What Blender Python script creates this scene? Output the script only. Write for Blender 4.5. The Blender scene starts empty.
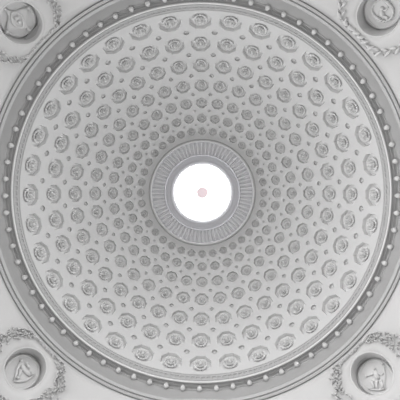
import bpy, bmesh, math, random
from mathutils import Vector, Matrix
PI = math.pi
sc = bpy.context.scene
COL = sc.collection
CAM_H = 1.6                                   # eye height above the floor

# ------------------------------------------------------------------ camera, sky, exposure
cam_d = bpy.data.cameras.new('camera')
cam_d.sensor_width = 36.0
cam_d.lens = 36.0 * 417.5 / 400.0
cam_d.clip_end = 500
cam = bpy.data.objects.new('camera', cam_d)
look = Vector((-0.0228, 0.0363, 1.0)).normalized()      # almost straight up at the dome
cx_ = (Vector((1, 0, 0)) - look * look.x).normalized()
cy_ = look.cross(cx_)
cam.matrix_world = Matrix(((cx_.x, -cy_.x, -look.x, 0.41), (cx_.y, -cy_.y, -look.y, -0.445), (cx_.z, -cy_.z, -look.z, CAM_H), (0, 0, 0, 1)))
COL.objects.link(cam)
sc.camera = cam

SKY = 1.5
world = bpy.data.worlds.new('overcast_sky')
sc.world = world
world.use_nodes = True
wn = world.node_tree.nodes
wl = world.node_tree.links
bg = wn['Background']
bg.inputs['Strength'].default_value = SKY
w_geo = wn.new('ShaderNodeTexCoord')
w_dot = wn.new('ShaderNodeVectorMath'); w_dot.operation = 'DOT_PRODUCT'
w_dot.inputs[1].default_value = (-0.70, -0.70, 0.0)
w_map = wn.new('ShaderNodeMapRange')
w_map.inputs['From Min'].default_value = -1.0
w_map.inputs['From Max'].default_value = 1.0
w_ramp = wn.new('ShaderNodeMixRGB')
w_ramp.inputs['Color1'].default_value = (0.50, 0.502, 0.502, 1)
w_ramp.inputs['Color2'].default_value = (1.46, 1.445, 1.445, 1)
wl.new(w_geo.outputs['Generated'], w_dot.inputs[0])
wl.new(w_dot.outputs['Value'], w_map.inputs['Value'])
wl.new(w_map.outputs['Result'], w_ramp.inputs['Fac'])
w_sep = wn.new('ShaderNodeSeparateXYZ')
w_z = wn.new('ShaderNodeMapRange')                 # overcast sky: brightest overhead
w_z.inputs['From Min'].default_value = 0.5
w_z.inputs['From Max'].default_value = 1.0
w_z.inputs['To Min'].default_value = 1.0
w_z.inputs['To Max'].default_value = 1.6
w_mul = wn.new('ShaderNodeVectorMath'); w_mul.operation = 'SCALE'
wl.new(w_geo.outputs['Generated'], w_sep.inputs[0])
wl.new(w_sep.outputs['Z'], w_z.inputs['Value'])
wl.new(w_ramp.outputs['Color'], w_mul.inputs[0])
wl.new(w_z.outputs['Result'], w_mul.inputs['Scale'])
wl.new(w_mul.outputs['Vector'], bg.inputs['Color'])

def area(name, loc, rot, sx, sy, energy=1.0, portal=False, disk=False, color=(1, 1, 1)):
    d = bpy.data.lights.new(name, 'AREA')
    d.shape = 'DISK' if disk else 'RECTANGLE'
    d.size = sx
    if not disk:
        d.size_y = sy
    d.energy = energy
    d.color = color
    if portal:
        d.cycles.is_portal = True
    o = bpy.data.objects.new(name, d)
    o.location = loc
    o.rotation_euler = rot
    COL.objects.link(o)
    return o

area('skylight_daylight', (0, 0, CAM_H + 24.17), (0, 0, 0), 3.2, 3.2, energy=440, disk=True, color=(1.0, 1.0, 1.0))
for k in range(4):                            # sky seen through the four arches
    a = k * PI / 2
    area('arch_portal', (12.4 * math.cos(a), 12.4 * math.sin(a), 8.7), (0, PI / 2, a), 17.4, 16.4, portal=True)

sc.view_settings.view_transform = 'Standard'
sc.view_settings.look = 'None'
sc.view_settings.gamma = 1.0
sc.view_settings.use_curve_mapping = False
sc.view_settings.exposure = 1.17

# ------------------------------------------------------------------ helpers
def link(o, parent=None):
    COL.objects.link(o)
    if parent is not None:
        o.parent = parent
    return o

def mesh_from(name, verts, faces, mat, smooth=True, merge=0.0, sharp=None):
    bm = bmesh.new()
    vs = [bm.verts.new(v) for v in verts]
    for f in faces:
        try:
            bm.faces.new([vs[i] for i in f])
        except ValueError:
            pass
    return mesh_bm(name, bm, mat, smooth, merge, sharp)

def mesh_bm(name, bm, mat, smooth=True, merge=0.0, sharp=None):
    if merge > 0:
        bmesh.ops.remove_doubles(bm, verts=bm.verts, dist=merge)
    for f in bm.faces:
        f.smooth = smooth
    if sharp is not None:
        bm.normal_update()
        for e in bm.edges:
            if len(e.link_faces) == 2 and e.calc_face_angle(0) > math.radians(sharp):
                e.smooth = False
    me = bpy.data.meshes.new(name)
    bm.to_mesh(me)
    bm.free()
    me.materials.append(mat)
    return me

def ob(name, me, parent=None):
    return link(bpy.data.objects.new(name, me), parent)

def tag(o, label=None, cat=None, group=None, kind=None):
    if label:
        o['label'] = label
    if cat:
        o['category'] = cat
    if group:
        o['group'] = group
    if kind:
        o['kind'] = kind
    return o

def structure(name, me, label):
    return tag(ob(name, me), label, None, None, 'structure')

def empty(name, mat4=None, loc=None):
    e = bpy.data.objects.new(name, None)
    e.empty_display_size = 0.2
    COL.objects.link(e)
    if mat4 is not None:
        e.matrix_world = mat4
    if loc is not None:
        e.location = loc
    return e

def revolve(profile, n, closed=False):
    """profile: list of (radius, z); returns verts, faces."""
    vs, fs = [], []
    m = len(profile)
    for k in range(n):
        a = 2 * PI * k / n
        for (r, z) in profile:
            vs.append((r * math.cos(a), r * math.sin(a), z))
    for k in range(n):
        k2 = (k + 1) % n
        for i in range(m if closed else m - 1):
            j = (i + 1) % m
            fs.append((k * m + i, k * m + j, k2 * m + j, k2 * m + i))
    return vs, fs

ONES = ['', 'first', 'second', 'third', 'fourth', 'fifth', 'sixth', 'seventh', 'eighth', 'ninth', 'tenth',
        'eleventh', 'twelfth', 'thirteenth', 'fourteenth', 'fifteenth', 'sixteenth', 'seventeenth', 'eighteenth']

def place_word(k, n, offset=False):
    """k counts clockwise as seen in the picture from the topmost; n per ring, n divisible by four."""
    q = n // 4
    side = ['topmost', 'rightmost', 'bottommost', 'leftmost'][(k // q) % 4]
    if offset:
        i = k % q + 1
        line = ['top', 'right', 'bottom', 'left'][(k // q) % 4]
        return '%s clockwise after %s' % (ONES[i], line)
    i = k % q
    return ('the %s one' % side) if i == 0 else '%s clockwise from the %s one' % (ONES[i], side)

# ------------------------------------------------------------------ materials
def plaster(name, col, rough=0.85, grain=0.03, bump=0.15, scale=14.0):
    m = bpy.data.materials.new(name)
    m.use_nodes = True
    nt = m.node_tree
    p = nt.nodes['Principled BSDF']
    p.inputs['Roughness'].default_value = rough
    p.inputs['Specular IOR Level'].default_value = 0.2
    tc = nt.nodes.new('ShaderNodeTexCoord')
    no = nt.nodes.new('ShaderNodeTexNoise')
    no.inputs['Scale'].default_value = scale
    no.inputs['Detail'].default_value = 6
    mix = nt.nodes.new('ShaderNodeMixRGB')
    mix.inputs['Color1'].default_value = (*[c * (1 - grain) for c in col], 1)
    mix.inputs['Color2'].default_value = (*[min(1, c * (1 + grain)) for c in col], 1)
    bp = nt.nodes.new('ShaderNodeBump')
    bp.inputs['Strength'].default_value = bump
    bp.inputs['Distance'].default_value = 0.01
    nt.links.new(tc.outputs['Object'], no.inputs['Vector'])
    nt.links.new(no.outputs['Fac'], mix.inputs['Fac'])
    nt.links.new(mix.outputs['Color'], p.inputs['Base Color'])
    nt.links.new(no.outputs['Fac'], bp.inputs['Height'])
    nt.links.new(bp.outputs['Normal'], p.inputs['Normal'])
    return m

M_DOME = plaster('white_plaster', (0.46, 0.46, 0.46))
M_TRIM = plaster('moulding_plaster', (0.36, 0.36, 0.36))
M_PEND = plaster('pendentive_plaster', (0.49, 0.49, 0.49))
M_ROS = plaster('rosette_plaster', (0.61, 0.61, 0.61), grain=0.04)  # paler than the dome, offsets the shade inside the recesses
M_PANEL = plaster('coffer_plaster', (0.58, 0.58, 0.58))  # coffer panels lightened in colour to make up for recess shade
M_BEAD = plaster('bead_plaster', (0.58, 0.58, 0.58))
M_LANT = plaster('lantern_plaster', (0.60, 0.60, 0.615))
M_RING = plaster('skylight_ring_plaster', (0.50, 0.50, 0.525))
M_FLOOR = plaster('stone_floor', (0.22, 0.218, 0.216), rough=0.4, grain=0.08, scale=3)

def glass_mat():
    m = bpy.data.materials.new('skylight_glass')
    m.use_nodes = True
    nt = m.node_tree
    for n in list(nt.nodes):
        nt.nodes.remove(n)
    out = nt.nodes.new('ShaderNodeOutputMaterial')
    mx = nt.nodes.new('ShaderNodeMixShader')
    mx.inputs[0].default_value = 0.05
    tr = nt.nodes.new('ShaderNodeBsdfTransparent')
    tr.inputs['Color'].default_value = (0.98, 0.985, 0.99, 1)
    gl = nt.nodes.new('ShaderNodeBsdfGlossy')
    gl.inputs['Roughness'].default_value = 0.05
    nt.links.new(tr.outputs[0], mx.inputs[1])
    nt.links.new(gl.outputs[0], mx.inputs[2])
    nt.links.new(mx.outputs[0], out.inputs[0])
    return m

def hub_mat():
    m = bpy.data.materials.new('pink_hub_flare')
    m.use_nodes = True
    nt = m.node_tree
    for n in list(nt.nodes):
        nt.nodes.remove(n)
    out = nt.nodes.new('ShaderNodeOutputMaterial')
    tr = nt.nodes.new('ShaderNodeBsdfTranslucent')  # translucent share puts the skylight's flare into the hub's tone
    tr.inputs['Color'].default_value = (0.75, 0.62, 0.65, 1)
    df = nt.nodes.new('ShaderNodeBsdfDiffuse')
    df.inputs['Color'].default_value = (0.85, 0.72, 0.75, 1)
    mx = nt.nodes.new('ShaderNodeMixShader')
    mx.inputs[0].default_value = 0.008
    nt.links.new(df.outputs[0], mx.inputs[1])
    nt.links.new(tr.outputs[0], mx.inputs[2])
    nt.links.new(mx.outputs[0], out.inputs[0])
    return m

M_GLASS = glass_mat()
M_HUB = hub_mat()

# ------------------------------------------------------------------ dome geometry
R = 8.0
ZC = CAM_H + 16.0                             # centre of the dome sphere
NCOL = 36
F = 419.0
def r_img(phi):
    return F * R * math.sin(phi) / (16.0 + R * math.cos(phi))
def phi_of(r):
    lo, hi = 0.0, 1.6
    for _ in range(60):
        m = (lo + hi) / 2
        if r_img(m) < r:
            lo = m
        else:
            hi = m
    return lo
ROWS = [phi_of(r) for r in (172.0, 149.0, 127.5, 107.5, 90.0, 74.8, 62.0)]
PHI_EDGE = phi_of(183.0)
PHI_EYE = phi_of(52.6)
BOUNDS = [ROWS[0] + (ROWS[0] - ROWS[1]) * 0.47]
for i in range(6):
    BOUNDS.append((ROWS[i] + ROWS[i + 1]) / 2)
BOUNDS.append(ROWS[6] - (ROWS[5] - ROWS[6]) * 0.5)
# clockwise in the picture from the top: picture up = -Y, right = +X
def ang(k, n):
    return -PI / 2 + 2 * PI * k / n
def P(phi, th, d=0.0):
    rr = R + d
    return Vector((rr * math.sin(phi) * math.cos(th), rr * math.sin(phi) * math.sin(th), ZC + rr * math.cos(phi)))
HALF = PI / NCOL
OCT = 0.735
STUD = 0.215
def w_oct(i):                                  # half width across flats of the octagon in metres
    return OCT * R * math.sin(ROWS[i]) * HALF
def oct_points(i, th0, seg=4):
    """32 points round the octagon, starting in the middle of nothing: edge k runs vertex k -> k+1."""
    w = w_oct(i)
    rv = w / math.cos(PI / 8)
    verts = [(rv * math.cos(PI / 8 + k * PI / 4), rv * math.sin(PI / 8 + k * PI / 4)) for k in range(8)]
    pts = []
    for k in range(8):
        a, b = verts[k], verts[(k + 1) % 8]
        for s in range(seg):
            t = s / seg
            x = a[0] + (b[0] - a[0]) * t
            y = a[1] + (b[1] - a[1]) * t
            phi = ROWS[i] + y / R
            pts.append((phi, th0 + x / (R * math.sin(ROWS[i]))))
    return pts
def stud_half(b):                              # (d_phi, d_theta) of the small round recess at a boundary row
    s = STUD * R * math.sin(BOUNDS[b]) * HALF
    return s / R, STUD * HALF
def cell_points(i, th0, seg=4):
    """boundary of the cell in the same order as oct_points: y positive = outward (towards the rim)."""
    po, pi_ = BOUNDS[i], BOUNDS[i + 1]
    def corner(sx, out):
        b = i if out else i + 1
        thc = th0 + sx * HALF
        phc = po if out else pi_
        if b == 0 or b == 7:
            return phc, thc, None
        dp, dt = stud_half(b)
        return phc, thc, (dp, dt)
    def side_lat(sx, out):                     # end of the side edge (constant theta) near that corner
        ph, th, s = corner(sx, out)
        return (ph if s is None else ph - (1 if out else -1) * s[0], th)
    def side_lon(sx, out):                     # end of the row edge (constant phi)
        ph, th, s = corner(sx, out)
        return (ph, th if s is None else th - sx * s[1])
    def lerp(a, b, n):
        return [(a[0] + (b[0] - a[0]) * t / n, a[1] + (b[1] - a[1]) * t / n) for t in range(n)]
    def chamfer(a, b, sx, out):
        ph, th, s = corner(sx, out)
        if s is None:
            return lerp(a, a, seg // 2) [:0] + corner_path(a, (ph, th), b)
        return lerp(a, b, seg)
    def corner_path(a, c, b):
        h = w_oct(i) * 0.3
        return None
    # octagon edges: 0: 22.5..67.5 (+x,+y) chamfer, 1: top (+y), 2: (-x,+y), 3: left, 4: (-x,-y), 5: bottom, 6: (+x,-y), 7: right
    V = {}
    inset = 0.42
    def lat(sx, out):
        ph, th, s = corner(sx, out)
        if s is not None:
            return side_lat(sx, out)
        c = ROWS[i]
        return (c + (ph - c) * (1 - inset), th)
    def lon(sx, out):
        ph, th, s = corner(sx, out)
        if s is not None:
            return side_lon(sx, out)
        return (ph, th - sx * HALF * inset)
    def cham(sx, out, lat_first):
        ph, th, s = corner(sx, out)
        a, b = (lat(sx, out), lon(sx, out)) if lat_first else (lon(sx, out), lat(sx, out))
        if s is None:
            return lerp(a, (ph, th), seg // 2) + lerp((ph, th), b, seg // 2)
        arc = []
        for q in range(seg):
            t = q / seg * PI / 2
            ka, kb = math.cos(t), math.sin(t)
            arc.append((ph + (a[0] - ph) * ka + (b[0] - ph) * kb, th + (a[1] - th) * ka + (b[1] - th) * kb))
        return arc
    pts = []
    pts += cham(1, True, True)
    pts += lerp(lon(1, True), lon(-1, True), seg)
    pts += cham(-1, True, False)
    pts += lerp(lat(-1, True), lat(-1, False), seg)
    pts += cham(-1, False, True)
    pts += lerp(lon(-1, False), lon(1, False), seg)
    pts += cham(1, False, False)
    pts += lerp(lat(1, False), lat(1, True), seg)
    return pts

def build_dome():
    bm = bmesh.new()
    rings = [0.0, 0.5, 1.0]
    for i in range(7):
        for k in range(NCOL):
            th0 = ang(k, NCOL)
            inner = oct_points(i, th0)
            outer = cell_points(i, th0)
            rows = []
            for t in rings:
                rows.append([bm.verts.new(P(a[0] + (b[0] - a[0]) * t, a[1] + (b[1] - a[1]) * t)) for a, b in zip(inner, outer)])
            n = len(inner)
            for q in range(len(rings) - 1):
                for j in range(n):
                    j2 = (j + 1) % n
                    bm.faces.new((rows[q][j], rows[q + 1][j], rows[q + 1][j2], rows[q][j2]))
    # plain margins: theta samples that match the outer cell edges
    def margin(pa, pb, edge_lon, steps):
        ths = []
        for k in range(NCOL):
            th0 = ang(k, NCOL)
            e = 0.42 * HALF
            x = [-HALF, -HALF + e / 2]
            for s in range(5):
                x.append(-HALF + e + (2 * HALF - 2 * e) * s / 4)
            x.append(HALF - e / 2)
            ths += [th0 + v for v in x]
        rows = []
        for s in range(steps + 1):
            ph = pa + (pb - pa) * s / steps
            rows.append([bm.verts.new(P(ph, t)) for t in ths])
        n = len(ths)
        for s in range(steps):
            for j in range(n):
                j2 = (j + 1) % n
                bm.faces.new((rows[s][j], rows[s][j2], rows[s + 1][j2], rows[s + 1][j]))
    margin(BOUNDS[0], PHI_EDGE, None, 2)
    margin(PHI_EYE, BOUNDS[7], None, 3)
    # outer shell of the dome and the rims that close it
    vs, fs = revolve([(R * math.sin(PHI_EDGE), ZC + R * math.cos(PHI_EDGE))] +
                     [((R + 0.75) * math.sin(PHI_EDGE + (PHI_EYE - PHI_EDGE) * s / 20),
                       ZC + (R + 0.75) * math.cos(PHI_EDGE + (PHI_EYE - PHI_EDGE) * s / 20)) for s in range(21)] +
                     [(R * math.sin(PHI_EYE), ZC + R * math.cos(PHI_EYE))], 96)
    b0 = [bm.verts.new(v) for v in vs]
    for f in fs:
        bm.faces.new([b0[j] for j in f])
    me = mesh_bm('dome', bm, M_DOME, True, 0.0008, 40)
    structure('dome', me, 'white coffered plaster dome with a round skylight at its crown')
build_dome()

# ------------------------------------------------------------------ cornice, band and lower mouldings
def zz(zc):
    return CAM_H + zc
EDGE_R, EDGE_Z = R * math.sin(PHI_EDGE), 16.0 + R * math.cos(PHI_EDGE)
NREV = 288
# plain vertical band with fillets under the dome
band_prof = [(EDGE_R, EDGE_Z), (EDGE_R - 0.03, EDGE_Z - 0.015), (EDGE_R - 0.03, EDGE_Z - 0.07), (EDGE_R - 0.01, EDGE_Z - 0.08),
             (EDGE_R + 0.13, EDGE_Z - 0.42), (EDGE_R + 0.0, EDGE_Z - 0.43), (EDGE_R + 0.0, EDGE_Z - 0.50), (8.85, EDGE_Z - 0.50), (8.85, EDGE_Z)]
vs, fs = revolve([(r, zz(z)) for r, z in band_prof], NREV, True)
bm = bmesh.new()
b0 = [bm.verts.new(v) for v in vs]
for f in fs:
    bm.faces.new([b0[j] for j in f])
def add_box_polar(bm, r0, r1, a0, a1, z0, z1):
    v = [bm.verts.new((r * math.cos(a), r * math.sin(a), z)) for r in (r0, r1) for a in (a0, a1) for z in (z0, z1)]
    for f in ((0, 1, 3, 2), (4, 6, 7, 5), (0, 4, 5, 1), (2, 3, 7, 6), (0, 2, 6, 4), (1, 5, 7, 3)):
        bm.faces.new([v[i] for i in f])
NK = 216                                      # running key pattern on the band
for k in range(NK):
    a = 2 * PI * k / NK
    d = 2 * PI / NK
    zt, zb = zz(EDGE_Z - 0.15), zz(EDGE_Z - 0.36)
    t = 0.035
    for a0, a1, z0, z1 in ((0.0, 0.75, zt - t, zt), (0.60, 0.75, zb + t, zb + 2 * t), (0.60, 0.75, zb + 2 * t, zt - 2 * t), (0.60, 0.75, zt - 2 * t, zt - t), (0.60, 1.0, zb, zb + t)):
        rb = EDGE_R - 0.01 + 0.14 * (zz(EDGE_Z - 0.08) - (z0 + z1) / 2) / 0.34
        add_box_polar(bm, rb - 0.02, rb + 0.03, a + d * a0, a + d * a1, z0, z1)
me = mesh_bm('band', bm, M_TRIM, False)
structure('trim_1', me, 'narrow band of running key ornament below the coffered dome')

LIP_Z = 16.92
corn_prof = [(8.85, EDGE_Z - 0.50), (EDGE_R + 0.02, EDGE_Z - 0.50),
             (EDGE_R + 0.02, LIP_Z + 0.22), (7.715, LIP_Z + 0.16), (7.69, LIP_Z + 0.10), (7.69, LIP_Z + 0.02), (7.71, LIP_Z), (7.75, LIP_Z),
             (7.752, LIP_Z + 0.05), (7.80, LIP_Z + 0.05), (7.802, LIP_Z + 0.025), (7.815, LIP_Z + 0.025), (7.817, LIP_Z + 0.05),
             (7.87, LIP_Z + 0.05), (7.872, LIP_Z + 0.02), (7.885, LIP_Z + 0.02), (7.887, LIP_Z + 0.05), (7.99, LIP_Z + 0.05),
             (7.988, LIP_Z - 0.03), (8.005, LIP_Z - 0.05), (8.02, LIP_Z - 0.04), (8.03, LIP_Z - 0.08),
             (8.10, LIP_Z - 0.16), (8.20, LIP_Z - 0.23), (8.29, LIP_Z - 0.33), (8.35, LIP_Z - 0.45), (8.37, LIP_Z - 0.55), (8.37, LIP_Z - 0.77),
             (8.07, LIP_Z - 0.77), (8.05, LIP_Z - 0.80), (8.05, LIP_Z - 0.86), (8.065, LIP_Z - 0.92), (8.075, LIP_Z - 0.96),
             (8.20, LIP_Z - 0.95), (8.20, LIP_Z - 1.05), (8.09, LIP_Z - 1.05), (8.083, LIP_Z - 1.07), (8.087, LIP_Z - 1.12), (8.15, LIP_Z - 1.15),
             (8.155, LIP_Z - 1.02), (8.195, LIP_Z - 1.02), (8.20, LIP_Z - 1.14), (8.85, LIP_Z - 1.14)]
vs, fs = revolve([(r, zz(z)) for r, z in corn_prof], NREV, True)
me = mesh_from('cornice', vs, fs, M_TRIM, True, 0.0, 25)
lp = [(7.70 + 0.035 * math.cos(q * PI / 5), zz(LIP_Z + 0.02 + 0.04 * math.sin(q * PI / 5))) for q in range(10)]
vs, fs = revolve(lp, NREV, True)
structure('trim_7', mesh_from('lip', vs, fs, M_BEAD, True), 'thin bead moulding along the cornice lip, paled as if catching light')  # paler plaster than the cornice paints in the lip's lit edge
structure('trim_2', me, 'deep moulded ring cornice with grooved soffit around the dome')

# ------------------------------------------------------------------ pendentives
HB = 8.2
RP = HB * math.sqrt(2)
ZP = zz(LIP_Z - 1.14) - HB                    # centre of the pendentive sphere
A_MED = math.radians(50.34)
HOLE = 0.73 / RP                              # angular radius of the roundel opening
def S(al, th, d=0.0):
    rr = RP + d
    return Vector((rr * math.sin(al) * math.cos(th), rr * math.sin(al) * math.sin(th), ZP + rr * math.cos(al)))
def frame_at(p, centre, th):
    n = (p - centre).normalized()             # local +z: into the wall
    x = Vector((-math.sin(th), math.cos(th), 0))
    y = n.cross(x)
    return Matrix(((x.x, y.x, n.x, p.x), (x.y, y.y, n.y, p.y), (x.z, y.z, n.z, p.z), (0, 0, 0, 1)))
DTH = math.radians(8.5)
A_TOP, A_BOT = math.radians(45), math.radians(57.2)
def al_max(dth):                              # dth from the diagonal
    c = math.cos(PI / 4 - abs(dth))
    return math.asin(min(1.0, math.sqrt(0.5) / c))
QUAD = {'top_left': -3 * PI / 4, 'top_right': -PI / 4, 'bottom_right': PI / 4, 'bottom_left': 3 * PI / 4}
SHIFT = {'top_left': (-0.35, -0.44), 'top_right': (0.26, -0.3), 'bottom_left': (0.1, 0.23), 'bottom_right': (0.0, 0.47)}   # the roundels are not set out quite evenly
def build_pendentive(word, diag):
    bm = bmesh.new()
    da, dt = SHIFT[word]
    c = S(A_MED + math.radians(da), diag + math.radians(dt))
    fr = frame_at(c, Vector((0, 0, ZP)), diag + math.radians(dt))
    N = 8
    # roundel patch: square boundary in (theta, alpha), circle inside
    sq = []
    for s in range(N):
        sq.append((-DTH + 2 * DTH * s / N, A_TOP))
    for s in range(N):
        sq.append((DTH, A_TOP + (A_BOT - A_TOP) * s / N))
    for s in range(N):
        sq.append((DTH - 2 * DTH * s / N, A_BOT))
    for s in range(N):
        sq.append((-DTH, A_BOT - (A_BOT - A_TOP) * s / N))
    out = [S(a, diag + t) for t, a in sq]
    circ = []
    inv = fr.inverted()
    l0 = inv @ out[0]
    a0 = math.atan2(l0.y, l0.x)
    l1 = inv @ out[1]
    sgn = 1 if math.sin(math.atan2(l1.y, l1.x) - a0) > 0 else -1
    n4 = 4 * N
    for j in range(n4):
        a = math.atan2((inv @ out[j]).y, (inv @ out[j]).x)
        rad = RP * math.sin(HOLE)
        circ.append(fr @ Vector((rad * math.cos(a), rad * math.sin(a), RP * math.cos(HOLE) - RP)))
    steps = 3
    rows = []
    ctr = Vector((0, 0, ZP))
    for q in range(steps + 1):
        t = q / steps
        rows.append([bm.verts.new(ctr + (((a - ctr) * (1 - t) + (b - ctr) * t).normalized() * RP)) for a, b in zip(circ, out)])
    for q in range(steps):
        for j in range(n4):
            j2 = (j + 1) % n4
            bm.faces.new((rows[q][j], rows[q][j2], rows[q + 1][j2], rows[q + 1][j]))
    def grid(pts):
        vv = [[bm.verts.new(S(a, diag + t)) for t, a in row] for row in pts]
        for i in range(len(vv) - 1):
            for j in range(len(vv[0]) - 1):
                bm.faces.new((vv[i][j], vv[i][j + 1], vv[i + 1][j + 1], vv[i + 1][j]))
    # below the patch
    pts = []
    for q in range(9):
        row = []
        for s in range(N + 1):
            t = -DTH + 2 * DTH * s / N
            row.append((t, A_BOT + (al_max(t) - A_BOT) * q / 8))
        pts.append(row)
    grid(pts)
    # the two wings
    am = al_max(DTH)
    fr_s = [(A_BOT - A_TOP) * s / N / (am - A_TOP) for s in range(N)] + [((A_BOT - A_TOP) + (am - A_BOT) * q / 8) / (am - A_TOP) for q in range(9)]
    for sg in (1, -1):
        pts = []
        for f in fr_s:
            row = []
            for s in range(15):
                t = DTH + (PI / 4 - DTH) * s / 14
                row.append((sg * t, A_TOP + (al_max(t) - A_TOP) * f))
            pts.append(row)
        grid(pts)
    bmesh.ops.remove_doubles(bm, verts=bm.verts, dist=0.001)
    bm.normal_update()
    bmesh.ops.recalc_face_normals(bm, faces=bm.faces)
    f0 = bm.faces[0] if hasattr(bm.faces, 'ensure_lookup_table') and not bm.faces.ensure_lookup_table() else None
    if f0.normal.dot(f0.calc_center_median() - ctr) > 0:
        bmesh.ops.reverse_faces(bm, faces=bm.faces)
    me = mesh_bm('pendentive', bm, M_PEND, True)
    o = structure('pendentive', me, 'smooth white pendentive, %s of the dome' % word.replace('_', ' '))
    so = o.modifiers.new('thickness', 'SOLIDIFY')
    so.thickness = 0.3
    so.offset = -1.0
    return fr
FRAMES = {w: build_pendentive(w, d) for w, d in QUAD.items()}

# arches, piers and floor below (mostly out of the picture, they carry the dome and shape its light)
def build_arch(k):
    bm = bmesh.new()
    n = 48
    d = 3.2
    prof = []
    for s in range(n + 1):
        a = PI * s / n
        prof.append((HB * math.cos(a), ZP + HB * math.sin(a)))
    def rot(x, y, z):
        c, s = math.cos(k * PI / 2), math.sin(k * PI / 2)
        return (x * c - y * s, x * s + y * c, z)
    rows = []
    for (x, sc_) in ((HB, 1.0), (HB + d, 1.0), (HB + d, 1.10), (HB, 1.10)):
        rows.append([bm.verts.new(rot(x, u * sc_, ZP + (z - ZP) * sc_)) for u, z in prof])
    for q in range(4):
        q2 = (q + 1) % 4
        for j in range(n):
            bm.faces.new((rows[q][j], rows[q][j + 1], rows[q2][j + 1], rows[q2][j]))
    for j in (0, n):
        bm.faces.new([rows[q][j] for q in range(4)])
    bmesh.ops.recalc_face_normals(bm, faces=bm.faces)
    me = mesh_bm('arch', bm, M_PEND, True, 0.0, 40)
    structure('arch', me, 'broad white arch that carries the dome ring')
for k in range(4):
    build_arch(k)
for sx in (1, -1):
    for sy in (1, -1):
        bm = bmesh.new()
        x0, x1 = sorted((sx * HB, sx * (HB + 3.2)))
        y0, y1 = sorted((sy * HB, sy * (HB + 3.2)))
        v = [bm.verts.new((x, y, z)) for x in (x0, x1) for y in (y0, y1) for z in (0, ZP)]
        for f in ((0, 1, 3, 2), (4, 6, 7, 5), (0, 4, 5, 1), (2, 3, 7, 6), (0, 2, 6, 4), (1, 5, 7, 3)):
            bm.faces.new([v[i] for i in f])
        bmesh.ops.recalc_face_normals(bm, faces=bm.faces)
        structure('pier', mesh_bm('pier', bm, M_PEND, False), 'plain white corner pier below a pendentive')
me = mesh_from('floor', [(-22, -22, 0), (22, -22, 0), (22, 22, 0), (-22, 22, 0)], [(0, 1, 2, 3)], M_FLOOR, False)
structure('floor', me, 'grey stone floor below the dome')

# ------------------------------------------------------------------ lantern and skylight
eye_r, eye_z = R * math.sin(PHI_EYE), 16.0 + R * math.cos(PHI_EYE)
# rounded collar at the rim of the opening
prof = []
for s in range(17):
    a = 2 * PI * s / 16
    if s < 16:
        prof.append((eye_r - 0.01 + 0.075 * math.cos(a), zz(eye_z + 0.0 + 0.075 * math.sin(a))))
vs, fs = revolve(prof, 144, True)
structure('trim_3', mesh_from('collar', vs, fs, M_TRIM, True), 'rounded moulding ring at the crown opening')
# fluted band: a shallow cone of flutes that faces down
NFL = 72
bm = bmesh.new()
prof = [(eye_r + 0.02, eye_z), (eye_r - 0.06, eye_z + 0.03), (eye_r - 0.09, eye_z + 0.10), (eye_r - 0.115, eye_z + 0.10)]
cove = []
C1R, C1Z = 2.16, eye_z + 0.22
for s in range(9):
    t = s / 8
    r0 = eye_r - 0.12
    cove.append((r0 + (C1R - r0) * t, eye_z + 0.12 + (C1Z - eye_z - 0.12) * (t ** 1.35)))
sub = 12
n = NFL * sub
rows = []
full = prof + cove
for i, (r, z) in enumerate(full):
    row = []
    for j in range(n):
        u = (j % sub) / sub
        dep = 0.0
        if i >= len(prof):
            k = (i - len(prof)) / (len(cove) - 1)
            fl = max(0.0, math.sin(PI * (u - 0.06) / 0.56)) if 0.06 < u < 0.62 else 0.0
            dep = 0.105 * (fl ** 0.7) * (1.0 if k < 0.94 else 0.0)
        a = 2 * PI * j / n
        row.append(bm.verts.new((r * math.cos(a), r * math.sin(a), zz(z + dep))))
    rows.append(row)
for i in range(len(full) - 1):
    for j in range(n):
        j2 = (j + 1) % n
        bm.faces.new((rows[i][j], rows[i][j2], rows[i + 1][j2], rows[i + 1][j]))
me = mesh_bm('fluted_band', bm, M_LANT, True, 0.0, 50)
structure('trim_4', me, 'band of radiating flutes around the skylight')
# plain ring under the glass, with mouldings
gz = C1Z + 0.15
prof = [(3.3, C1Z + 0.14), (2.18, C1Z + 0.14), (2.175, C1Z + 0.01), (2.15, C1Z - 0.03), (2.12, C1Z - 0.03), (2.10, C1Z + 0.0), (2.095, C1Z + 0.05), (2.00, C1Z + 0.06),
        (1.99, C1Z + 0.09), (1.90, C1Z + 0.10), (1.82, C1Z + 0.10), (1.81, C1Z + 0.07), (1.75, C1Z + 0.07), (1.69, C1Z + 0.10), (1.635, C1Z + 0.12), (1.63, gz), (1.63, gz + 0.1), (3.3, gz + 0.1)]
vs, fs = revolve([(r, zz(z)) for r, z in prof], 180, True)
structure('trim_5', mesh_from('lantern_ring', vs, fs, M_RING, True, 0, 30), 'grey stepped ring around the white skylight glass')
# outer kerb, closes the gap round the flutes
vs, fs = revolve([(3.2, zz(eye_z + 0.05)), (3.35, zz(eye_z + 0.05)), (3.35, zz(gz + 0.2)), (3.2, zz(gz + 0.2))], 96, True)
structure('trim_6', mesh_from('lantern_wall', vs, fs, M_LANT, True, 0, 30), 'kerb wall that carries the skylight')
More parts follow.
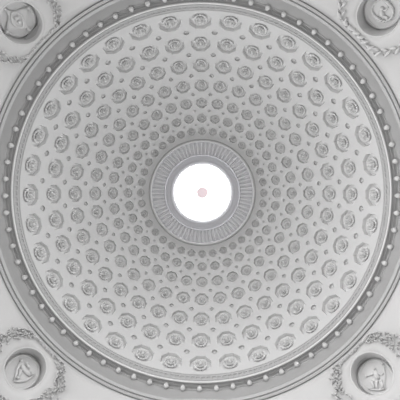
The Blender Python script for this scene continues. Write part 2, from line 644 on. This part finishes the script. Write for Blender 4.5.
# glass: shallow vault, a frame ring and a pale hub in the middle
sky = empty('window_1', loc=(0, 0, zz(gz)))
tag(sky, 'round skylight of white glass with a pale pink hub', None, None, 'structure')
gp = [(1.63 * math.cos(t / 12 * PI / 2), 0.04 + 0.22 * math.sin(t / 12 * PI / 2)) for t in range(13)]
gp = [(max(r, 0.001), z) for r, z in gp]
vs, fs = revolve(gp, 96)
g = ob('pane', mesh_from('pane', vs, fs, M_GLASS, True, 0.0005), sky)
vs, fs = revolve([(1.63, 0.0), (1.605, 0.0), (1.595, 0.04), (1.63, 0.05)], 120, True)
ob('frame', mesh_from('frame', vs, fs, M_BEAD, True, 0, 30), sky)
vs, fs = revolve([(0.001, -0.05), (0.20, -0.05), (0.21, -0.03), (0.31, -0.03), (0.325, -0.01), (0.325, 0.03)], 48)
h = ob('hub', mesh_from('hub', vs, fs, M_HUB, False, 0.0005), sky)
tag(h, 'pale pink round hub in the middle of the glass')

# ------------------------------------------------------------------ coffers with rosettes
def coffer_frame(i, th0):
    return frame_at(P(ROWS[i], th0), Vector((0, 0, ZC)), th0)

def rosette_mesh(name, a, h, lobes, r_in, lift, notch, nr=9, turn=0.0, sub=6):
    """ring of petals: rises steeply at radius a, rolls over, sinks to r_in; height is towards the viewer (-z)."""
    nt = lobes * sub
    prof = [(0.62, 0.0), (0.70, 0.30), (0.98, 0.52), (1.0, 0.72), (0.95, 0.95), (0.87, 1.0), (0.77, 0.75), (0.68, 0.22), (r_in / a, 0.10)]
    vs, fs = [], []
    for j in range(nt):
        u = (j % sub) / sub
        lobe = abs(math.sin(PI * u))
        ang_ = 2 * PI * j / nt + turn
        for q, (pr, ph) in enumerate(prof):
            out = max(0.0, (pr - r_in / a) / (1 - r_in / a))
            rr = a * pr * (1 - notch * (1 - lobe ** 0.6) * out)
            hh = h * ph * (1 - 0.6 * (1 - lobe ** 0.5) * out)
            vs.append((rr * math.cos(ang_), rr * math.sin(ang_), -(lift + hh)))
    m = len(prof)
    for j in range(nt):
        j2 = (j + 1) % nt
        for q in range(m - 1):
            fs.append((j * m + q, j2 * m + q, j2 * m + q + 1, j * m + q + 1))
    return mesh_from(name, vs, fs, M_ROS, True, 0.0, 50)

def dome_mesh(name, a, h, lift, n=20, mat=None, rows=5):
    prof = [(a, 0.0)] + [(a * math.cos(t * PI / 2 / rows), h * (0.25 + 0.75 * math.sin(t * PI / 2 / rows))) for t in range(rows + 1)]
    prof[-1] = (0.0005, h)
    vs, fs = revolve([(r, -(lift + z)) for r, z in prof], n)
    return mesh_from(name, vs, fs, mat or M_ROS, True, 0.0, 60)

def build_coffer_meshes(i):
    th0 = ang(0, NCOL)
    fr = coffer_frame(i, th0)
    inv = fr.inverted()
    w = w_oct(i)
    depth = 0.085 + 0.14 * w
    rim = [inv @ P(p, t) for p, t in oct_points(i, th0)]
    n = len(rim)
    bm = bmesh.new()
    r0 = [bm.verts.new(v) for v in rim]
    r1 = [bm.verts.new((v.x * 0.97, v.y * 0.97, v.z + depth * 0.5)) for v in rim]
    r2 = [bm.verts.new((v.x * 0.95, v.y * 0.95, depth)) for v in rim]
    for a, b in ((r0, r1), (r1, r2)):
        for j in range(n):
            j2 = (j + 1) % n
            bm.faces.new((a[j], a[j2], b[j2], b[j]))
    bm.faces.new(r2)
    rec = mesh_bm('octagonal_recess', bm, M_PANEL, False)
    a = w * 0.68
    hh = 0.03 + 0.32 * w
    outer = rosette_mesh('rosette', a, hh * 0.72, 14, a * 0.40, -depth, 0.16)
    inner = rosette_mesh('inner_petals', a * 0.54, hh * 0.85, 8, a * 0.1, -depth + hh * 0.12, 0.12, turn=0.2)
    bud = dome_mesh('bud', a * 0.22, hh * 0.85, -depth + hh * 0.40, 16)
    return rec, outer, inner, bud

RING_NAME = ['outermost coffer ring', 'second coffer ring from the rim', 'third coffer ring from the rim', 'middle coffer ring',
             'third coffer ring from the skylight', 'second coffer ring from the skylight', 'innermost coffer ring']
RING_SIZE = ['large', 'large', 'medium', 'medium', 'small', 'small', 'tiny']
for i in range(7):
    rec, outer, inner, bud = build_coffer_meshes(i)
    for k in range(NCOL):
        t = empty('coffer', coffer_frame(i, ang(k, NCOL)))
        tag(t, '%s octagonal coffer, %s, %s' % (RING_SIZE[i], RING_NAME[i], place_word(k, NCOL)), 'coffer', 'rosette coffers of the ' + RING_NAME[i])
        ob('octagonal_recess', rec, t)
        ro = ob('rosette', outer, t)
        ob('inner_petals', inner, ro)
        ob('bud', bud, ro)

# small round recesses between four coffers
STUD_RING = ['below second coffer ring from rim', 'below third coffer ring from rim', 'below middle coffer ring',
             'above middle coffer ring', 'below second coffer ring from skylight', 'below innermost coffer ring']
for b in range(1, 7):
    dp, dt = stud_half(b)
    th0 = ang(0.5, NCOL)
    fr = frame_at(P(BOUNDS[b], th0), Vector((0, 0, ZC)), th0)
    inv = fr.inverted()
    corners = [(BOUNDS[b] + dp, th0), (BOUNDS[b], th0 + dt), (BOUNDS[b] - dp, th0), (BOUNDS[b], th0 - dt)]
    rim = []
    for q in range(4):
        c0, c1 = corners[q], corners[(q + 1) % 4]
        for s in range(4):
            t = s / 4 * PI / 2
            ka, kb = math.cos(t), math.sin(t)
            rim.append(inv @ P(BOUNDS[b] + (c0[0] - BOUNDS[b]) * ka + (c1[0] - BOUNDS[b]) * kb, th0 + (c0[1] - th0) * ka + (c1[1] - th0) * kb))
    wst = STUD * R * math.sin(BOUNDS[b]) * HALF
    depth = 0.6 * wst
    bm = bmesh.new()
    r0 = [bm.verts.new(v) for v in rim]
    r1 = [bm.verts.new((v.x * 0.92, v.y * 0.92, v.z + depth)) for v in rim]
    for j in range(16):
        j2 = (j + 1) % 16
        bm.faces.new((r0[j], r0[j2], r1[j2], r1[j]))
    bm.faces.new(r1)
    pan = mesh_bm('round_recess', bm, M_DOME, False)
    knob = dome_mesh('knob', wst * 0.45, depth * 0.35, -depth, 12, M_DOME, 4)
    for k in range(NCOL):
        thk = ang(k + 0.5, NCOL)
        t = empty('small_coffer', frame_at(P(BOUNDS[b], thk), Vector((0, 0, ZC)), thk))
        tag(t, 'round recess %s, %s' % (STUD_RING[b - 1], place_word(k, NCOL, True)), 'small coffer', 'small round recesses ' + STUD_RING[b - 1])
        ob('round_recess', pan, t)
        ob('knob', knob, t)

# ------------------------------------------------------------------ beads on the cornice
NB = 72
vs, fs = revolve([(0.0005, 0.0), (0.085, 0.0), (0.085, -0.02), (0.05, -0.035), (0.05, -0.05)] +
                 [(0.105 * math.sin(a), -0.135 + 0.105 * math.cos(a)) for a in [math.radians(d) for d in (30, 50, 70, 90, 110, 130, 150, 165)]] + [(0.0005, -0.24)], 20)
bead_me = mesh_from('cornice_bead', vs, fs, M_BEAD, True, 0.0002, 50)
for k in range(NB):
    a = ang(k, NB)
    o = ob('cornice_bead', bead_me)
    o.location = (7.93 * math.cos(a), 7.93 * math.sin(a), zz(LIP_Z + 0.05))
    o.rotation_euler = (0, 0, a)
    tag(o, 'round white bead under the cornice, %s' % place_word(k, NB), 'bead', 'beads under the cornice')

# ------------------------------------------------------------------ roundels and wreaths on the pendentives
def sph_z(x, y):
    return math.sqrt(max(0.0, RP * RP - x * x - y * y)) - RP

def add_blob(bm, c, axes, rot, pointed=0.0, sub=2):
    """ellipsoid; axes = half sizes; rot about local z; pointed narrows the +x and -x ends."""
    r = bmesh.ops.create_icosphere(bm, subdivisions=sub, radius=1.0)
    ca, sa = math.cos(rot), math.sin(rot)
    for v in r['verts']:
        x, y, z = v.co
        y *= (1 - pointed * x * x)
        x, y, z = x * axes[0], y * axes[1], z * axes[2]
        v.co = (c[0] + x * ca - y * sa, c[1] + x * sa + y * ca, c[2] + z)

def add_tube(bm, pts, rad, flat=1.0, n=8):
    """tapered tube through pts (x, y, z), rad one per point."""
    rows = []
    m = len(pts)
    for i, p in enumerate(pts):
        a = Vector(pts[max(0, i - 1)])
        b = Vector(pts[min(m - 1, i + 1)])
        d = (b - a).normalized()
        up = Vector((0, 0, 1))
        s = d.cross(up)
        s = s.normalized() if s.length > 1e-5 else Vector((1, 0, 0))
        u = s.cross(d)
        rows.append([bm.verts.new(Vector(p) + s * rad[i] * math.cos(2 * PI * j / n) + u * rad[i] * flat * math.sin(2 * PI * j / n)) for j in range(n)])
    for i in range(m - 1):
        for j in range(n):
            j2 = (j + 1) % n
            bm.faces.new((rows[i][j], rows[i][j2], rows[i + 1][j2], rows[i + 1][j]))
    bm.faces.new(rows[0])
    bm.faces.new(rows[-1])

DEPTH = 0.60
RH = RP * math.sin(HOLE)
ZH = RP * math.cos(HOLE) - RP
def local_of(word, px, py):
    """a picture position on the back disc of a roundel -> local x, y (used only to lay out the relief)."""
    return px, py

def to_local(fr, dx, dy):
    """direction in the picture (right, down) -> unit-free local x, y of the roundel."""
    x = Vector((fr[0][0], fr[1][0]))
    y = Vector((fr[0][1], fr[1][1]))
    # solve in the horizontal plane
    det = x.x * y.y - x.y * y.x
    return ((dx * y.y - dy * y.x) / det, (x.x * dy - x.y * dx) / det)

RELIEF_LABEL = {'top_left': 'white roundel with a curled shield relief at the top left corner',
                'top_right': 'white roundel with a tilted leafy oval relief at the top right corner',
                'bottom_left': 'white roundel with a triangular seated group relief at the bottom left corner',
                'bottom_right': 'white roundel with a faint seated figure relief at the bottom right corner'}
def build_relief(word, fr, zb):
    bm = bmesh.new()
    sc_ = 0.60                                 # radius of the field
    def L(u, v):                               # picture-like coordinates (-1..1), right and down
        x, y = to_local(fr, u, v)
        l = math.hypot(u, v)
        k = math.hypot(x, y)
        return (x / k * l * sc_, y / k * l * sc_) if k > 1e-6 else (0, 0)
    def tube(pts, rad, flat=0.8, lift=0.03):
        add_tube(bm, [(*L(u, v), zb - lift) for u, v in pts], [r * sc_ for r in rad], flat)
    def blob(u, v, a, b, deg=0, h=0.07, lift=0.02, pointed=0.0):
        x, y = L(u, v)
        e = L(u + 0.1 * math.cos(math.radians(deg)), v + 0.1 * math.sin(math.radians(deg)))
        add_blob(bm, (x, y, zb - lift), (a * sc_, b * sc_, h), math.atan2(e[1] - y, e[0] - x), pointed)
    if word == 'top_left':
        # curled cartouche plate with an oval boss
        edge = []
        cn = [(-0.80, -0.62), (0.70, -0.74), (0.60, 0.58), (-0.76, 0.76)]
        for q in range(4):
            a, b = cn[q], cn[(q + 1) % 4]
            for t in range(8):
                f = t / 8
                dip = 1 - 0.26 * math.sin(PI * f)
                edge.append(((a[0] + (b[0] - a[0]) * f) * dip, (a[1] + (b[1] - a[1]) * f) * dip))
        lo = [bm.verts.new((*L(u, v), zb + 0.01)) for u, v in edge]
        hi = [bm.verts.new((*L(u * 0.94, v * 0.94), zb - 0.075)) for u, v in edge]
        inn = [bm.verts.new((*L(u * 0.62, v * 0.62), zb - 0.035)) for u, v in edge]
        for A, B in ((lo, hi), (hi, inn)):
            for q in range(32):
                bm.faces.new((A[q], A[(q + 1) % 32], B[(q + 1) % 32], B[q]))
        bm.faces.new(inn)
        ov = [(0.34 * math.cos(a) * 0.8 + 0.22 * math.sin(a) - 0.05, -0.26 * math.cos(a) * 0.8 + 0.42 * math.sin(a)) for a in [2 * PI * q / 20 for q in range(21)]]
        tube(ov, [0.07 + 0.02 * math.sin(q * 1.3) for q in range(21)], 1.0, 0.06)
        blob(-0.10, -0.12, 0.17, 0.12, -35, 0.10, 0.06)
        blob(0.04, 0.12, 0.15, 0.11, -35, 0.09, 0.06)
        for u, v in cn:
            blob(u * 0.95, v * 0.95, 0.16, 0.10, 45 if u * v > 0 else -45, 0.10, 0.05)
    elif word == 'top_right':
        n = 22
        for q in range(n):
            a = 2 * PI * q / n
            u = 0.66 * math.cos(a) * math.cos(0.8) - 0.50 * math.sin(a) * math.sin(0.8)
            v = 0.66 * math.cos(a) * math.sin(0.8) + 0.50 * math.sin(a) * math.cos(0.8)
            blob(u, v, 0.17, 0.075, math.degrees(math.atan2(v, u)) + 60, 0.075, pointed=0.6)
        blob(-0.05, -0.12, 0.13, 0.12, 0, 0.13)
        blob(0.0, 0.14, 0.26, 0.15, 55, 0.12)
        tube([(-0.02, 0.0), (0.2, 0.02), (0.34, -0.16)], [0.07, 0.06, 0.045])
        tube([(-0.06, 0.02), (-0.24, 0.06), (-0.30, 0.22)], [0.07, 0.055, 0.04])
        tube([(0.08, 0.3), (0.3, 0.36), (0.34, 0.56)], [0.10, 0.075, 0.05])
    elif word == 'bottom_left':
        blob(-0.22, -0.62, 0.12, 0.12, 0, 0.12)
        tube([(-0.22, -0.50), (-0.30, -0.2), (-0.40, 0.12), (-0.46, 0.45)], [0.10, 0.09, 0.075, 0.05], 1.2)
        tube([(-0.18, -0.48), (0.0, -0.2), (0.22, 0.08), (0.46, 0.32)], [0.10, 0.14, 0.13, 0.08], 0.9)
        tube([(-0.12, -0.15), (-0.14, 0.12), (-0.16, 0.42)], [0.12, 0.10, 0.06])
        tube([(-0.5, 0.52), (-0.1, 0.60), (0.3, 0.50), (0.66, 0.36)], [0.05, 0.07, 0.07, 0.05])
        tube([(0.1, -0.55), (0.32, -0.32), (0.46, -0.1)], [0.05, 0.09, 0.06])
        blob(0.58, 0.26, 0.15, 0.10, 50, 0.10)
        blob(0.16, -0.52, 0.10, 0.09, 0, 0.09)
        blob(-0.24, 0.36, 0.13, 0.09, 20, 0.09)
    else:
        # draped seated figure, low relief, one arm out to the side, a staff behind
        blob(0.04, -0.46, 0.085, 0.10, 0, 0.06)
        tube([(0.05, -0.36), (0.06, -0.15), (0.10, 0.10)], [0.09, 0.15, 0.16], 0.35)
        tube([(0.10, 0.10), (-0.12, 0.18), (-0.26, 0.24)], [0.13, 0.11, 0.09], 0.4)
        tube([(-0.26, 0.24), (-0.22, 0.46), (-0.24, 0.66)], [0.08, 0.065, 0.045], 0.4)
        tube([(0.12, 0.16), (-0.02, 0.30), (-0.06, 0.50), (-0.06, 0.68)], [0.12, 0.09, 0.07, 0.05], 0.4)
        tube([(-0.04, -0.26), (-0.22, -0.10), (-0.44, 0.08)], [0.055, 0.05, 0.035], 0.5)
        tube([(0.16, -0.26), (0.32, -0.18), (0.46, -0.30)], [0.055, 0.05, 0.035], 0.5)
        tube([(0.56, -0.72), (0.54, -0.2), (0.53, 0.3), (0.52, 0.66)], [0.03] * 4, 0.6)
        tube([(0.30, 0.12), (0.34, 0.40), (0.32, 0.66)], [0.10, 0.12, 0.09], 0.3)
        blob(-0.54, 0.12, 0.10, 0.08, 0, 0.06)
        blob(0.50, -0.74, 0.09, 0.07, 0, 0.06)
        tube([(-0.5, 0.70), (0.0, 0.76), (0.45, 0.68)], [0.04, 0.05, 0.04], 0.5)
    bmesh.ops.recalc_face_normals(bm, faces=bm.faces)
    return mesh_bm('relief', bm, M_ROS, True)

def build_roundel(word, fr):
    t = empty('roundel', fr)
    tag(t, RELIEF_LABEL[word], 'roundel', 'roundels on the pendentives')
    n = 64
    prof = [(RH + 0.05, ZH + 0.003), (RH + 0.045, ZH - 0.006), (RH + 0.01, ZH - 0.008), (RH, ZH - 0.004), (RH, ZH + 0.02), (RH - 0.005, ZH + 0.25), (RH - 0.02, DEPTH), (RH - 0.04, DEPTH + 0.03)]
    vs, fs = revolve(prof, n)
    ob('niche_ring', mesh_from('niche_ring', vs, fs, M_PEND, True, 0, 40), t)
    prof = [(RH - 0.01, DEPTH + 0.03), (RH - 0.09, DEPTH + 0.02), (RH - 0.09, DEPTH - 0.06), (RH - 0.11, DEPTH - 0.08), (RH - 0.15, DEPTH - 0.08), (RH - 0.165, DEPTH - 0.06), (0.0005, DEPTH - 0.08)]
    vs, fs = revolve(prof, n)
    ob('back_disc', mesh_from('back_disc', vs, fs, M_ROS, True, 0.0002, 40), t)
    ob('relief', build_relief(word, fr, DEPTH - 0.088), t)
    return t

WREATH_LABEL = {'top_left': 'thin wreath of small leaves around the top left roundel',
                'top_right': 'garland of separate pointed leaves around the top right roundel',
                'bottom_left': 'dense wreath of flowers and leaves around the bottom left roundel',
                'bottom_right': 'lush wreath of leaves and berries around the bottom right roundel'}
def build_wreath(word, fr, seed):
    rnd = random.Random(seed)
    bm = bmesh.new()
    bb = bmesh.new()
    t = empty('wreath', fr)
    tag(t, WREATH_LABEL[word], 'wreath', 'wreaths around the roundels')
    def mean_r(a):
        # local -y is the side towards the dome: there the cornice leaves less room
        inward = max(0.0, -math.sin(a)) if CENTRE_NEG else max(0.0, math.sin(a))
        return 1.38 - 0.27 * inward ** 2
    def put(b, a, dr, size, rot, pointed, h):
        r = mean_r(a) + dr
        while True:                            # stay clear of the cornice
            x, y = r * math.cos(a), r * math.sin(a)
            w = fr @ Vector((x, y, sph_z(x, y)))
            if math.hypot(w.x, w.y) > RP * math.sin(PI / 4) + 0.05 + size[0] * 0.6 or r < 0.8:
                break
            r -= 0.01
        add_blob(b, (x, y, sph_z(x, y) - h * 0.55), (size[0], size[1], h), rot, pointed, 2 if size[0] > 0.05 else 1)
    if word == 'top_right':
        n = 26
        for q in range(n):
            a = 2 * PI * q / n
            put(bm, a, 0.05, (0.17, 0.060), a + PI / 2 - 0.55, 0.75, 0.10)
            put(bm, a + 0.06, -0.09, (0.14, 0.055), a + PI / 2 + 0.5, 0.75, 0.09)
            put(bb, a + 0.12, 0.10, (0.035, 0.035), 0, 0, 0.04)
        # the stem
    else:
        dens = {'top_left': 230, 'bottom_left': 330, 'bottom_right': 330}[word]
        for q in range(dens):
            a = 2 * PI * (q + rnd.uniform(-0.4, 0.4)) / dens
            inward = max(0.0, -math.sin(a)) if CENTRE_NEG else max(0.0, math.sin(a))
            wd = (0.20 if word == 'top_left' else 0.29) * (1 - 0.6 * inward)
            if inward > 0.80 and rnd.random() < (0.75 if word == 'top_left' else 0.35):
                continue
            put(bm, a, rnd.uniform(-wd, wd), (rnd.uniform(0.04, 0.075), rnd.uniform(0.022, 0.036)), a + PI / 2 + rnd.uniform(-1.1, 1.1), 0.7, rnd.uniform(0.06, 0.12))
            if q % 2 == 0 and word != 'top_left':
                put(bb, a + 0.02, rnd.uniform(-wd, wd), (0.036, 0.036), 0, 0, rnd.uniform(0.07, 0.12))
            elif q % 4 == 0:
                put(bb, a + 0.02, rnd.uniform(-wd, wd), (0.03, 0.03), 0, 0, 0.05)
    ob('leaves', mesh_bm('leaves', bm, M_PEND, True), t)
    tag(ob('berries', mesh_bm('berries', bb, M_PEND, True), t), kind='stuff')

for q, (word, fr) in enumerate(FRAMES.items()):
    # which local y direction points at the dome axis?
    p = fr @ Vector((0, 0.1, 0)) - fr @ Vector((0, 0, 0))
    c = fr @ Vector((0, 0, 0))
    CENTRE_NEG = (p.x * c.x + p.y * c.y) > 0
    build_roundel(word, fr)
    build_wreath(word, fr, 11 + q)
